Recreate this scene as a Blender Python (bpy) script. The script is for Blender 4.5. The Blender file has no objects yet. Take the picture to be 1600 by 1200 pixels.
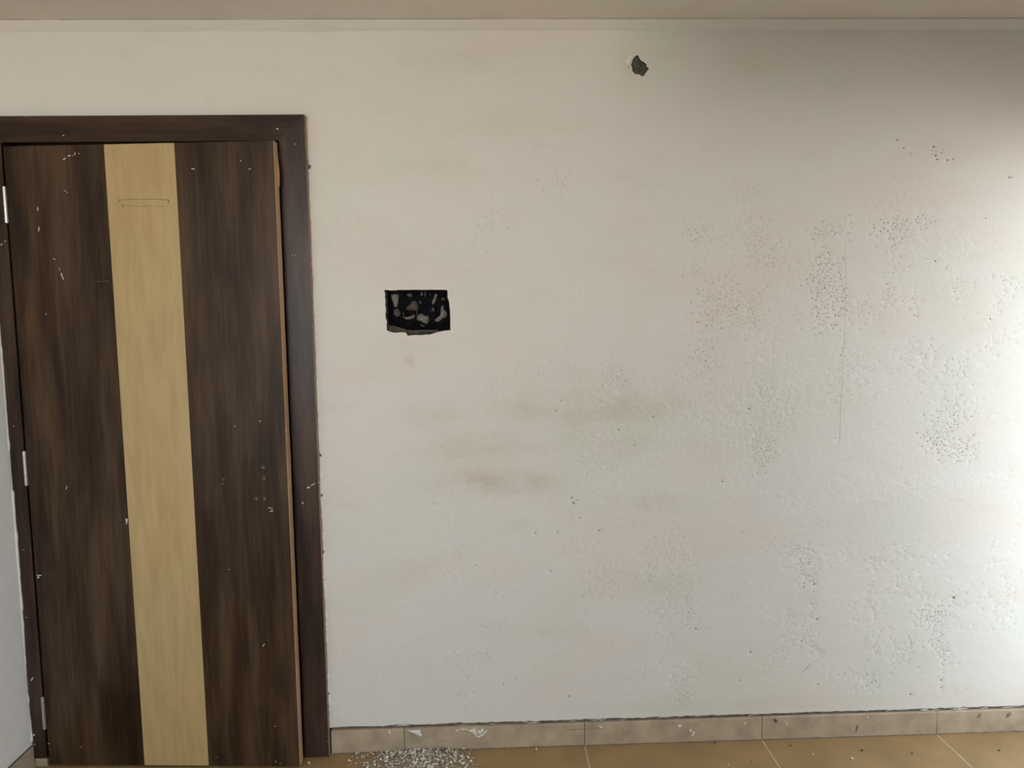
import bpy, bmesh, math, random
from mathutils import Vector, noise, geometry
random.seed(7)
S = bpy.context.scene
COL = S.collection

# ------------------------------------------------------------------ camera
PITCH, YAW, ROLL = math.radians(-5.266), math.radians(1.809), math.radians(-0.8085)
cy, sy, cp, sp, cr, sr = math.cos(YAW), math.sin(YAW), math.cos(PITCH), math.sin(PITCH), math.cos(ROLL), math.sin(ROLL)
FWD = Vector((sy*cp, cy*cp, sp)); R0 = Vector((cy, -sy, 0)); U0 = R0.cross(FWD)
RIGHT = cr*R0 + sr*U0; UP = -sr*R0 + cr*U0
EYE = Vector((0, -2.47, 1.505)); FPX = 1156.0
cam = bpy.data.cameras.new('camera'); cam.sensor_width = 36; cam.lens = 36*FPX/1600; cam.clip_start = .02
co = bpy.data.objects.new('camera', cam); COL.objects.link(co)
from mathutils import Matrix
co.matrix_world = Matrix(((RIGHT.x, UP.x, -FWD.x, EYE.x), (RIGHT.y, UP.y, -FWD.y, EYE.y), (RIGHT.z, UP.z, -FWD.z, EYE.z), (0, 0, 0, 1)))
S.camera = co

def W(px, py, Y=0.0):          # a measured photo position -> point on the vertical plane y = Y
    d = (px-800)/FPX*RIGHT - (py-600)/FPX*UP + FWD
    return EYE + d*((Y-EYE.y)/d.y)
def F(px, py, Z=0.0):          # ... on the floor
    d = (px-800)/FPX*RIGHT - (py-600)/FPX*UP + FWD
    return EYE + d*((Z-EYE.z)/d.z)

# ------------------------------------------------------------------ light
RX = 2.15                      # inner face of the right wall
RY0, RY1 = -.12, -.66         # balcony doorway in the right wall
RZ0, RZ1 = .14, 2.09
BX0, BX1, BZ0, BZ1 = -1.48, -.4, .9, 2.38   # window in the rear wall
BY = -3.8                      # inner face of the rear wall
SY0, SY1, SZ0, SZ1 = -3.0, -3.55, .7, 2.36   # second, wide opening in the right wall beside the viewer
w = bpy.data.worlds.new('overcast_sky'); S.world = w; w.use_nodes = True
nt = w.node_tree; nt.nodes.clear()
tc = nt.nodes.new('ShaderNodeTexCoord'); sx = nt.nodes.new('ShaderNodeSeparateXYZ')
rp = nt.nodes.new('ShaderNodeValToRGB'); mr = nt.nodes.new('ShaderNodeMapRange')
bg = nt.nodes.new('ShaderNodeBackground'); ou = nt.nodes.new('ShaderNodeOutputWorld')
nt.links.new(tc.outputs['Generated'], sx.inputs[0]); nt.links.new(sx.outputs['Z'], mr.inputs['Value'])
mr.inputs['From Min'].default_value = -.6; mr.inputs['From Max'].default_value = .6
nt.links.new(mr.outputs[0], rp.inputs[0]); nt.links.new(rp.outputs[0], bg.inputs[0]); nt.links.new(bg.outputs[0], ou.inputs[0])
e = rp.color_ramp.elements
e[0].position = .17; e[0].color = (.20, .18, .155, 1)
e[1].position = .37; e[1].color = (1.0, .945, .86, 1)
e2 = e.new(.78); e2.color = (.76, .88, 1.0, 1)
bg.inputs[1].default_value = 7.5
def portal(name, loc, rot, sx_, sy_):
    l = bpy.data.lights.new(name, 'AREA'); l.shape = 'RECTANGLE'; l.size = sx_; l.size_y = sy_
    l.cycles.is_portal = True
    o = bpy.data.objects.new(name, l); COL.objects.link(o); o.location = loc; o.rotation_euler = rot
portal('balcony_daylight', (RX+.2, (RY0+RY1)/2, (RZ0+RZ1)/2), (0, math.radians(90), 0), RZ1-RZ0, abs(RY1-RY0))
portal('side_daylight', (RX+.2, (SY0+SY1)/2, (SZ0+SZ1)/2), (0, math.radians(90), 0), SZ1-SZ0, abs(SY1-SY0))
portal('rear_daylight', ((BX0+BX1)/2, BY-.2, (BZ0+BZ1)/2), (math.radians(90), 0, 0), BX1-BX0, BZ1-BZ0)
S.view_settings.view_transform = 'Standard'; S.view_settings.look = 'None'
S.view_settings.gamma = 1; S.view_settings.use_curve_mapping = False
S.view_settings.exposure = 0.58
S.cycles.diffuse_bounces = 8; S.cycles.max_bounces = 12

# ------------------------------------------------------------------ helpers
def mat(name):
    m = bpy.data.materials.new(name); m.use_nodes = True
    n = m.node_tree; return m, n, n.nodes['Principled BSDF'], n.nodes, n.links
def setp(b, col=None, rough=.6, metal=0, spec=.5):
    if col: b.inputs['Base Color'].default_value = (*col, 1)
    b.inputs['Roughness'].default_value = rough; b.inputs['Metallic'].default_value = metal
    b.inputs['Specular IOR Level'].default_value = spec
def obj(name, verts, faces, m, parent=None, smooth=False, origin=None, mats=None, fm=None):
    pl = parent.get('_w', None) if parent else None
    base = Vector(pl) if pl else Vector((0, 0, 0))
    vs = [Vector(v) for v in verts]
    if parent:
        off = base; loc = None
    else:
        if origin is None:
            xs = [v.x for v in vs]; ys = [v.y for v in vs]; zs = [v.z for v in vs]
            origin = Vector(((min(xs)+max(xs))/2, (min(ys)+max(ys))/2, min(zs)))
        off = Vector(origin); loc = off
    me = bpy.data.meshes.new(name); me.from_pydata([v-off for v in vs], [], faces)
    for mm in (mats or [m]): me.materials.append(mm)
    if fm:
        me.polygons.foreach_set('material_index', fm)
    if smooth: me.polygons.foreach_set('use_smooth', [True]*len(me.polygons))
    me.update()
    o = bpy.data.objects.new(name, me); COL.objects.link(o)
    if parent: o.parent = parent
    else: o.location = loc
    o['_w'] = list(off)
    return o
def tag(o, label=None, cat=None, group=None, kind=None):
    if label: o['label'] = label
    if cat: o['category'] = cat
    if group: o['group'] = group
    if kind: o['kind'] = kind
    return o
def empty(name, loc):
    o = bpy.data.objects.new(name, None); COL.objects.link(o); o.location = loc; o['_w'] = list(loc); o.empty_display_size = .1
    return o
class MB:
    def __init__(s): s.v = []; s.f = []
    def add(s, vs, fs):
        n = len(s.v); s.v += [Vector(v) for v in vs]; s.f += [tuple(i+n for i in f) for f in fs]; return s
    def box(s, a, b):
        x0, y0, z0 = [min(a[i], b[i]) for i in range(3)]; x1, y1, z1 = [max(a[i], b[i]) for i in range(3)]
        return s.add([(x0,y0,z0),(x1,y0,z0),(x1,y1,z0),(x0,y1,z0),(x0,y0,z1),(x1,y0,z1),(x1,y1,z1),(x0,y1,z1)],
                     [(0,3,2,1),(4,5,6,7),(0,1,5,4),(1,2,6,5),(2,3,7,6),(3,0,4,7)])
    def prism(s, front, dvec):     # front: loop of points (ccw seen from the front), dvec: to the back
        n = len(front); d = Vector(dvec)
        return s.add([Vector(p) for p in front]+[Vector(p)+d for p in front],
                     [tuple(range(n)), tuple(range(2*n-1, n-1, -1))]+[((i+1) % n, i, i+n, (i+1) % n+n) for i in range(n)])
    def bevelled(s, a, b, r=.002): # box with chamfered edges
        bm = bmesh.new(); t = MB().box(a, b)
        bv = [bm.verts.new(v) for v in t.v]
        for f in t.f: bm.faces.new([bv[i] for i in f])
        bmesh.ops.bevel(bm, geom=bm.edges[:], offset=r, segments=1, affect='EDGES')
        bm.verts.index_update()
        s.add([v.co.copy() for v in bm.verts], [[v.index for v in f.verts] for f in bm.faces]); bm.free(); return s
    def tube(s, pts, r, n=8, cap=True):
        pts = [Vector(p) for p in pts]; rings = []
        for i, p in enumerate(pts):
            t = (pts[min(i+1, len(pts)-1)]-pts[max(i-1, 0)]).normalized()
            a = t.orthogonal().normalized() if abs(t.z) < .9 else Vector((1, 0, 0))
            b = t.cross(a).normalized(); a = b.cross(t)
            rr = r[i] if isinstance(r, (list, tuple)) else r
            rings += [p+rr*(math.cos(2*math.pi*k/n)*a+math.sin(2*math.pi*k/n)*b) for k in range(n)]
        fs = [(i*n+k, i*n+(k+1) % n, (i+1)*n+(k+1) % n, (i+1)*n+k) for i in range(len(pts)-1) for k in range(n)]
        if cap: fs += [tuple(range(n-1, -1, -1)), tuple(range((len(pts)-1)*n, len(pts)*n))]
        return s.add(rings, fs)
    def build(s, name, m, parent=None, smooth=False, **k): return obj(name, s.v, s.f, m, parent, smooth, **k)

def inpoly(x, y, poly):
    c = False; n = len(poly)
    for i in range(n):
        x1, y1 = poly[i]; x2, y2 = poly[i-1]
        if (y1 > y) != (y2 > y) and x < (x2-x1)*(y-y1)/(y2-y1)+x1: c = not c
    return c

# ------------------------------------------------------------------ materials
def plaster(name, base, attr=False, mottled=1.0):
    m, n, b, N, L = mat(name); setp(b, None, .62, 0, .28)
    t = N.new('ShaderNodeTexCoord'); g = N.new('ShaderNodeNewGeometry')
    def noi(scale, det=4, rough=.55, vec=None):
        a = N.new('ShaderNodeTexNoise'); a.inputs['Scale'].default_value = scale; a.inputs['Detail'].default_value = det; a.inputs['Roughness'].default_value = rough
        L.new(vec or g.outputs['Position'], a.inputs['Vector']); return a
    def mixc(fac, c1, c2):
        x = N.new('ShaderNodeMix'); x.data_type = 'RGBA'
        for s_, v in ((0, fac), (6, c1), (7, c2)):
            if isinstance(v, (float, int)): x.inputs[s_].default_value = v
            elif isinstance(v, tuple): x.inputs[s_].default_value = (*v, 1)
            else: L.new(v, x.inputs[s_])
        return x.outputs[2]
    def ramp(v, a, c):
        x = N.new('ShaderNodeMapRange'); L.new(v, x.inputs[0]); x.inputs[1].default_value = a; x.inputs[2].default_value = c; x.interpolation_type = 'SMOOTHSTEP'; return x.outputs[0]
    mp = N.new('ShaderNodeMapping'); L.new(g.outputs['Position'], mp.inputs[0]); mp.inputs['Scale'].default_value = (1, 1, 2.2)
    n1 = noi(1.6, 3, .5, mp.outputs[0]); n2 = noi(2.3, 2, .5); n3 = noi(5.0, 6, .6, mp.outputs[0])
    pink = (base[0]*1.0, base[1]*.965, base[2]*.945); green = (base[0]*.955, base[1]*.99, base[2]*.95)
    c = mixc(ramp(n1.outputs[0], .48, .64), base, pink)
    c = mixc(ramp(n2.outputs[0], .52, .68), c, green)
    dirt_shade = (base[0]*.86, base[1]*.82, base[2]*.76)
    k = N.new('ShaderNodeMath'); k.operation = 'MULTIPLY'; L.new(ramp(n3.outputs[0], .52, .78), k.inputs[0]); k.inputs[1].default_value = .35*mottled
    c = mixc(k.outputs[0], c, dirt_shade)
    # bump : plaster grain, trowel drag
    mp2 = N.new('ShaderNodeMapping'); L.new(g.outputs['Position'], mp2.inputs[0]); mp2.inputs['Scale'].default_value = (.75, 1, 1.25); mp2.inputs['Rotation'].default_value = (0, .35, 0)
    t1 = noi(9, 5, .6, mp2.outputs[0]); t2 = noi(160, 3, .6); t3 = noi(45, 3, .6)
    def mul(v, k_):
        x = N.new('ShaderNodeMath'); x.operation = 'MULTIPLY'; L.new(v, x.inputs[0])
        if isinstance(k_, (float, int)): x.inputs[1].default_value = k_
        else: L.new(k_, x.inputs[1])
        return x.outputs[0]
    def add(a, b_):
        x = N.new('ShaderNodeMath'); x.operation = 'ADD'; L.new(a, x.inputs[0]); L.new(b_, x.inputs[1]); return x.outputs[0]
    h = add(add(mul(t1.outputs[0], .0019), mul(t2.outputs[0], .00022)), mul(t3.outputs[0], .0006))
    if attr:
        def A(nm):
            a = N.new('ShaderNodeAttribute'); a.attribute_name = nm; return a.outputs['Fac']
        st = mul(mul(A('stain'), .72), ramp(noi(7, 5, .65, mp2.outputs[0]).outputs[0], .25, .7))
        c = mixc(st, c, (base[0]*.66, base[1]*.60, base[2]*.46))
        c = mixc(mul(A('dirt_shade'), .8), c, (.10, .09, .075))  # dark pit centres: dirt and painted shade together
        wv = N.new('ShaderNodeTexWave'); wv.inputs['Scale'].default_value = 26; wv.inputs['Distortion'].default_value = 1.5
        mp3 = N.new('ShaderNodeMapping'); L.new(g.outputs['Position'], mp3.inputs[0]); mp3.inputs['Rotation'].default_value = (0, -1.05, 0); L.new(mp3.outputs[0], wv.inputs[0])
        h = add(h, mul(mul(wv.outputs['Fac'], A('comb')), .0009))
        h = add(h, mul(mul(t3.outputs[0], A('rough')), .0035))
    bp = N.new('ShaderNodeBump'); bp.inputs['Strength'].default_value = 1; bp.inputs['Distance'].default_value = 1
    L.new(h, bp.inputs['Height']); L.new(bp.outputs[0], b.inputs['Normal']); L.new(c, b.inputs['Base Color'])
    return m
WALLC = (.77, .752, .705)
M_wall = plaster('white_plaster', WALLC, attr=True)
M_wall2 = plaster('white_plaster_plain', WALLC)
M_absorb = plaster('absorbing_plaster', (.18,.17,.16))  # dark grey so that unseen surfaces bounce less light
M_ceil = plaster('ceiling_plaster', (.77, .71, .64), mottled=1.2)

def wood(name, dark, mid, light, axis='Z', fine=90, rough=.38, streak=1.0, spec=.5, coat=0):
    m, n, b, N, L = mat(name); setp(b, None, rough, 0, spec)
    g = N.new('ShaderNodeNewGeometry'); mp = N.new('ShaderNodeMapping'); L.new(g.outputs['Position'], mp.inputs[0])
    mp.inputs['Scale'].default_value = (1, 1, .05) if axis == 'Z' else (.05, 1, 1)
    mpw = N.new('ShaderNodeMapping'); L.new(g.outputs['Position'], mpw.inputs[0])
    mpw.inputs['Scale'].default_value = (1, 1, .16) if axis == 'Z' else (.16, 1, 1)
    a = N.new('ShaderNodeTexNoise'); a.inputs['Scale'].default_value = 13*streak; a.inputs['Detail'].default_value = 3; a.inputs['Distortion'].default_value = .35; L.new(mpw.outputs[0], a.inputs[0])
    f = N.new('ShaderNodeTexNoise'); f.inputs['Scale'].default_value = fine; f.inputs['Detail'].default_value = 5; f.inputs['Roughness'].default_value = .65; L.new(mp.outputs[0], f.inputs[0])
    mx = N.new('ShaderNodeMix'); mx.data_type = 'FLOAT'; mx.inputs[0].default_value = .36; L.new(a.outputs[0], mx.inputs[2]); L.new(f.outputs[0], mx.inputs[3])
    r = N.new('ShaderNodeValToRGB'); L.new(mx.outputs[0], r.inputs[0]); el = r.color_ramp.elements
    el[0].position = .38; el[0].color = (*dark, 1); el[1].position = .63; el[1].color = (*light, 1)
    q = el.new(.5); q.color = (*mid, 1)
    L.new(r.outputs[0], b.inputs['Base Color'])
    bp = N.new('ShaderNodeBump'); bp.inputs['Strength'].default_value = .25; bp.inputs['Distance'].default_value = .0004
    L.new(f.outputs[0], bp.inputs['Height']); L.new(bp.outputs[0], b.inputs['Normal'])
    return m
M_walnut = wood('walnut_laminate', (.020, .010, .0045), (.046, .025, .0125), (.085, .049, .026), spec=.27, rough=.36)
M_walnutH = wood('walnut_laminate_across', (.022, .011, .006), (.046, .025, .0135), (.075, .042, .024), axis='X', spec=.22, rough=.36)
M_walnutJ = wood('walnut_jamb', (.020, .010, .0065), (.042, .022, .014), (.072, .039, .025), streak=1.6, spec=.33, rough=.36)
M_oak = wood('pale_oak_laminate', (.455, .325, .145), (.49, .355, .165), (.53, .39, .19), fine=150, rough=.45, streak=2.5)
M_band = wood('edge_band_wood', (.30, .16, .075), (.42, .25, .13), (.52, .33, .19), fine=60, rough=.6)

def simple(name, col, rough=.7, metal=0, spec=.4, var=.25, scale=40, bump=.0006, col2=None):
    m, n, b, N, L = mat(name); setp(b, col, rough, metal, spec)
    g = N.new('ShaderNodeNewGeometry'); a = N.new('ShaderNodeTexNoise'); a.inputs['Scale'].default_value = scale; a.inputs['Detail'].default_value = 5
    L.new(g.outputs['Position'], a.inputs[0]); r = N.new('ShaderNodeValToRGB'); L.new(a.outputs[0], r.inputs[0])
    r.color_ramp.elements[0].position = .3; r.color_ramp.elements[1].position = .7
    lo = col2 or tuple(c*(1-var) for c in col)
    r.color_ramp.elements[0].color = (*lo, 1); r.color_ramp.elements[1].color = (*[min(1, c*(1+var*.5)) for c in col], 1)
    L.new(r.outputs[0], b.inputs['Base Color'])
    if bump:
        bp = N.new('ShaderNodeBump'); bp.inputs['Strength'].default_value = 1; bp.inputs['Distance'].default_value = bump; L.new(a.outputs[0], bp.inputs['Height']); L.new(bp.outputs[0], b.inputs['Normal'])
    return m
M_chip = simple('plaster_lump', (.82, .78, .70), .85, var=.2, scale=120, bump=.001)
M_splash = simple('paint_splash', (.62, .60, .55), .7, var=.35, scale=300, bump=.0002)
M_cement = simple('bare_cement', (.11, .104, .086), .95, var=.45, scale=90, bump=.003)
M_mortar = simple('dirty_mortar', (.20, .155, .115), .95, var=.5, scale=150, bump=.002)
M_crack = simple('dark_crack', (.055, .045, .036), .95, var=.3, scale=60)
M_skirt = simple('beige_skirting_tile', (.48, .385, .275), .5, var=.22, scale=16, bump=.0003)
M_floor = simple('tan_floor_tile', (.33, .21, .092), .42, var=.16, scale=7, bump=.0003)
M_grout = simple('pale_grout', (.60, .47, .32), .9, var=.2, scale=60)
M_box = simple('black_box_metal', (.007, .0065, .009), .8, metal=.0, var=.6, scale=60, spec=.08)
M_dab = simple('grey_plaster_dab', (.27, .25, .205), .9, var=.45, scale=140, bump=.002)
M_dabbrown = simple('brown_plaster_dab', (.13, .10, .085), .9, var=.5, scale=140, bump=.002)
M_rim = simple('rough_cement_edge', (.085, .072, .05), .95, var=.6, scale=120, bump=.003)
M_steel = simple('hinge_steel', (.62, .62, .58), .28, metal=1, var=.15, scale=80, bump=0)
M_cable = simple('blue_black_cable', (.01, .03, .05), .3, var=.2, bump=0)
M_raw = simple('raw_pinkish_edge', (.30, .20, .155), .8, var=.35, scale=60)
M_glue = simple('dried_glue', (.22, .13, .055), .5, var=.3, scale=200)
M_hole = simple('filled_screw_hole', (.06, .04, .028), .6, var=.2)
M_out = simple('white_window_metal', (.7, .7, .7), .4, var=.05)

# ------------------------------------------------------------------ room shell
CZ = 2.427
LX = -1.570                    # inner face of left wall
def struct(o, label, cat): return tag(o, label, cat, kind='structure')
# floor with separate tiles
fl = MB().box((LX-.3, BY-.4, -.05), (RX+.4, 1.5, -.0004)).build('floor', M_grout)
struct(fl, 'tan tiled floor dusted with plaster crumbs', 'floor')
T = .629; x00 = -.314-T*2; r0 = -.010
tile_me = None; T3 = MB().bevelled((.0019, -T+.0019, -.010), (T-.0019, -.0019, 0), .0005)
ft = []
for i in range(-1, 6):
    for j in range(-2, 8):
        x = x00+i*T; y = r0-j*T
        if tile_me is None:
            o = T3.build('floor_tile', M_floor, fl); tile_me = o.data
            base = Vector(o['_w'])
            for v in tile_me.vertices: v.co += base
        else:
            o = bpy.data.objects.new('floor_tile', tile_me); COL.objects.link(o); o.parent = fl
        o.location = Vector((x, y, 0))-Vector(fl['_w'])
# ceiling
ce = MB().box((LX-.3, BY-.4, CZ+.015), (RX+.4, 1.5, CZ+.15)).build('ceiling', M_ceil)
struct(ce, 'flat off-white plastered ceiling with a thin crack along its edge', 'ceiling')
n = 220; v = []; f = []
for i in range(n+1):
    x = LX+(RX-LX)*i/n
    a = .0016*noise.noise(Vector((x*3, 0, 4)))+.0007*noise.noise(Vector((x*17, 2, 0)))
    v += [(x, -.0005, CZ-.010+a), (x, -.012, CZ-.002+a), (x, -.030+a, CZ+.0145)]
for i in range(n):
    for k in range(2): f.append((i*3+k, i*3+k+1, i*3+k+4, i*3+k+3))
fi = obj('ceiling_fillet', v, [q[::-1] for q in f], M_wall2, ce, smooth=True)
# thin broken crack along the fillet
def crackline(name, parent, segs, yfun, zfun, wmax, m, seed, nrm):
    random.seed(seed)
    for (xa, xb) in segs:
        k = max(4, int((xb-xa)/.012)); up = []; dn = []
        for i in range(k+1):
            x = xa+(xb-xa)*i/k; ww = wmax*(.35+.65*abs(noise.noise(Vector((x*22, seed, 0)))) * 1.6)*min(1, i*.5+.1, (k-i)*.5+.1)
            j = .0012*noise.noise(Vector((x*14, 0, seed)))
            up.append(Vector((x, yfun(x), zfun(x)+j))+nrm[0]*ww); dn.append(Vector((x, yfun(x), zfun(x)+j))-nrm[0]*ww)
        vv = up+dn; nn = len(up)
        back = [p+nrm[1] for p in vv]
        fs = [(i, i+1, nn+i+1, nn+i) for i in range(nn-1)]
        obj(name, vv, fs, m, parent)
xs = lambda px: W(px, 30, -.03).x
crackline('ceiling_crack', ce, [(xs(0), xs(60)), (xs(85), xs(365)), (xs(430), xs(790)), (xs(840), xs(1010)), (xs(1020), xs(1130)), (xs(1190), xs(1600))],
          lambda x: -.0325, lambda x: CZ+.0142, .0012, M_crack, 3, (Vector((0, 1, 0)), Vector((0, 0, .001))))
for px, sz in ((260, .004), (1065, .004), (930, .003), (1127, .005), (1359, .004), (1445, .004), (1505, .005), (1530, .004)):
    x = xs(px); k = 9
    vv = [(x+sz*(.7+.5*random.random())*math.cos(a*6.283/k), -.034-sz*.9*(.6+.5*random.random())*abs(math.sin(a*6.283/k))-.0, CZ+.0143) for a in range(k)]
    obj('ceiling_chip', vv, [tuple(range(k))], M_crack, ce)

# ---- back wall : a triangulated sheet with the door opening, the box hole, the chip, the pits
holepx = [(320,270),(350,262),(400,270),(470,268),(510,262),(600,264),(700,261),(800,263),(900,261),(1000,262),(1075,262),(1112,266),(1116,310),(1114,360),(1132,400),(1138,450),(1146,520),(1150,600),(1150,700),(1152,768),(1080,775),(1000,788),(975,795),(940,808),(890,822),(840,822),(790,830),(720,826),(650,832),(612,836),(608,815),(585,795),(520,792),(470,798),(430,796),(385,782),(355,770),(352,700),(356,660),(340,610),(338,560),(345,520),(334,450),(338,400),(330,350),(335,310)]
chippx = [(755,345),(775,385),(800,440),(835,470),(880,495),(925,530),(942,555),(930,582),(960,605),(988,630),(955,665),(925,710),(900,745),(880,782),(845,788),(820,782),(790,755),(755,742),(725,752),(690,730),(660,700),(636,665),(640,620),(625,580),(608,545),(632,515),(636,470),(655,430),(680,395),(715,365)]
hole = [(lambda p: (p.x, p.z))(W(560+a/8, 420+b/8)) for a, b in holepx]
chip = [(lambda p: (p.x, p.z))(W(940+a/13.333, 60+b/13.333)) for a, b in chippx]
OX0, OX1, OZ = -1.60, -.573, 2.150      # rough opening for the door frame
# pit clusters measured on the photo: (px, py, spread x, spread y, count, size mm)
CL = [(762,345,12,16,42,2.0),(756,378,12,9,30,1.8),(872,285,13,11,50,2.0),(884,262,16,8,22,1.5),(876,305,5,12,14,1.6),(942,360,13,10,45,1.7),
 (765,422,12,8,16,1.4),(1050,265,26,18,55,1.4),(1050,295,16,10,22,1.4),(1095,358,13,12,50,2.3),(1110,372,14,8,30,1.9),(1155,305,8,10,26,1.8),(1172,305,8,7,24,1.7),
 (1170,362,16,18,60,1.9),(1192,400,16,12,70,2.0),(1173,395,6,14,28,1.8),(1220,400,8,18,34,1.9),(1090,315,12,9,22,1.4),(1090,418,10,10,26,1.8),(1080,428,8,3,10,2.2),
 (1128,445,20,12,50,2.1),(1140,480,28,16,110,2.3),(1110,495,12,12,55,2.4),(1165,495,14,14,80,2.1),(1160,468,22,10,50,2.0),(1097,552,9,14,50,2.5),(1112,560,10,10,34,1.9),(1078,588,12,5,20,2.1),(1186,572,18,10,34,1.7),(1190,610,7,12,24,1.7),(1228,625,8,16,24,1.5),
 (1200,300,30,30,30,1.3),(1205,520,16,16,30,1.6),(1235,495,14,14,24,1.6),
 (1283,362,14,9,36,2.4),(1316,355,10,9,26,2.2),(1285,400,8,9,20,2.6),(1290,425,12,14,50,2.6),(1280,445,12,16,34,2.4),(1282,485,9,14,38,2.6),(1312,455,8,24,46,2.6),(1308,480,7,10,26,2.7),(1288,500,10,9,24,2.4),(1262,430,10,16,30,1.7),
 (1315,545,4,14,12,2.4),(1315,580,10,12,26,1.6),(1345,560,10,8,20,1.4),(1350,480,10,16,26,1.4),(1405,350,14,9,46,2.5),(1392,362,15,12,40,2.3),(1438,345,10,7,22,2.4),(1397,385,4,8,12,2.6),(1400,420,10,8,10,1.9),(1383,440,3,6,6,2.2),
 (1400,458,16,10,24,1.9),(1428,480,6,14,16,1.9),(1348,490,12,12,22,1.3),(1495,450,14,10,18,1.7),(1572,445,14,9,22,1.9),(1560,480,6,8,8,1.8),(1432,555,15,12,34,1.6),(1496,580,14,14,34,1.6),(1570,525,18,12,20,1.4),
 (1485,645,14,16,60,2.0),(1470,680,14,14,60,2.3),(1500,700,18,14,60,2.1),(1465,690,8,10,30,2.4),(1195,640,12,20,40,1.6),(1222,650,8,20,26,1.5),(1190,690,11,16,70,2.2),(1186,725,7,18,30,2.1),(1205,700,6,12,22,2.0),
 (1325,600,16,14,30,1.6),(1300,612,12,10,24,1.6),(860,570,16,6,30,1.9),(958,590,10,9,44,2.3),(975,602,8,9,20,2.0),(776,603,8,5,14,1.8),(800,575,8,6,12,1.6),(955,575,10,12,18,1.5),(935,621,12,6,22,1.5),(760,620,18,14,26,1.3),
 (940,722,14,8,44,2.0),(925,716,8,8,22,1.8),(930,685,16,10,26,1.4),(860,722,12,10,22,1.4),(890,618,16,8,22,1.3),(1150,640,14,10,26,1.4),(1090,640,12,8,20,1.4),(850,470,26,10,18,1.2),(870,465,14,6,10,1.4),
 (915,855,14,6,22,1.7),(940,905,12,12,46,2.0),(955,893,8,6,14,1.8),(930,920,8,8,20,1.8),(1020,862,14,8,30,1.8),(1040,860,14,8,30,2.0),(1060,862,8,12,26,1.9),(1016,880,6,14,34,2.3),(1045,890,20,14,60,1.6),(1065,900,7,16,30,2.0),(1055,915,14,12,40,1.6),
 (1028,952,9,8,28,2.0),(1060,955,14,10,40,2.0),(1074,935,4,12,16,2.4),(1078,968,4,10,16,2.3),(1045,985,10,8,26,1.7),(1088,982,8,4,12,2.2),(1062,1050,16,10,26,1.9),(1075,1060,5,12,18,2.4),(1070,1092,10,6,20,2.2),(1052,1064,3,5,7,2.6),
 (712,862,9,7,18,1.8),(712,900,12,5,14,1.6),(777,928,7,8,14,1.8),(765,975,14,6,26,1.9),(713,1008,6,8,14,1.8),(762,1018,8,7,20,2.2),(718,1040,5,12,16,2.2),(738,1040,8,5,10,1.8),(720,1086,8,8,18,2.2),
 (1245,862,10,7,24,2.2),(1262,866,10,10,24,2.3),(1235,866,8,10,20,1.5),(1255,895,9,10,26,2.1),(1262,912,8,6,14,2.4),(1280,880,16,5,14,1.8),(1268,950,4,8,10,2.0),(1232,980,6,12,22,1.8),(1262,1000,8,14,24,1.7),(1228,1000,8,18,22,1.6),(1278,1022,8,8,14,1.9),(1220,1035,8,10,14,1.6),
 (1345,872,20,8,22,1.6),(1365,880,8,6,12,1.8),(1410,865,10,10,16,1.6),(1455,875,14,8,14,1.4),(1365,920,8,8,12,1.6),(1420,910,12,10,14,1.6),(1452,925,8,10,10,1.6),(1410,930,14,10,22,1.5),(1365,935,12,14,18,1.5),(1460,960,12,10,34,2.3),(1472,975,10,8,22,2.1),(1462,1000,8,16,30,2.0),(1445,965,14,8,22,1.8),
 (1410,1020,8,10,34,1.9),(1405,1035,10,6,18,1.8),(1472,1022,5,14,20,2.4),(1482,1018,6,10,10,2.0),(1365,1058,5,14,14,2.2),(1358,1070,9,6,16,2.3),(1320,1060,22,8,34,1.4),(1375,1000,14,14,26,1.5),(1350,960,14,14,14,1.3),(1492,940,10,16,20,1.8),(1580,900,22,14,26,1.4),(1560,935,24,10,20,1.4),(1570,970,18,12,16,1.4),
 (1465,240,10,4,8,2.4),(1412,330,30,20,24,1.3),(1415,295,20,14,24,1.2),(1530,540,10,14,8,1.4),(1505,640,26,14,26,1.3),(1440,600,30,20,26,1.2),(1380,580,30,16,20,1.1),(1240,780,20,16,10,1.3),(1200,850,14,10,12,1.4),(550,300,30,60,20,1.0),(520,420,30,40,20,1.1),(1130,260,30,14,20,1.2)]
HOLES = [(893,778,3.2),(896,786,4.2),(901,781,2.4),(836,833,2.6),(871,833,2.0),(860,893,2.8),(911,932,2.5),(936,829,3.0),(744,883,2.2),(805,1061,2.2),(889,1088,3.0),(786,1069,2.6),(906,809,2.2),(1172,1019,3.6),(1155,1063,2.4),(1087,983,3.2),(1128,753,2.8),
 (1252,1002,2.6),(1272,913,3.0),(1278,1070,2.8),(1470,1063,3.2),(1422,1085,3.2),(1354,1073,2.6),(1362,1066,2.6),(1470,1074,2.4),(1490,934,4.0),(1276,968,3.0),(690,699,2.2),(678,788,2.0),(1170,639,2.4),(1020,652,2.4),(966,671,2.4),(990,697,1.8),(1402,219,3.0),(1412,231,3.2),(1422,240,2.4),(1459,229,3.4),(1462,243,2.6),(1464,249,2.8),(1480,250,2.6),(1489,249,2.6),(1461,408,3.0),(1478,419,2.0),(1540,341,2.8),(1547,498,2.6),(1577,277,2.6),(1304,685,2.4),(869,642,2.6),(877,626,2.6),(1287,1111,2.6),(1500,1100,2.4)]
random.seed(11)
pits = []; cell = {}
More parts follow.
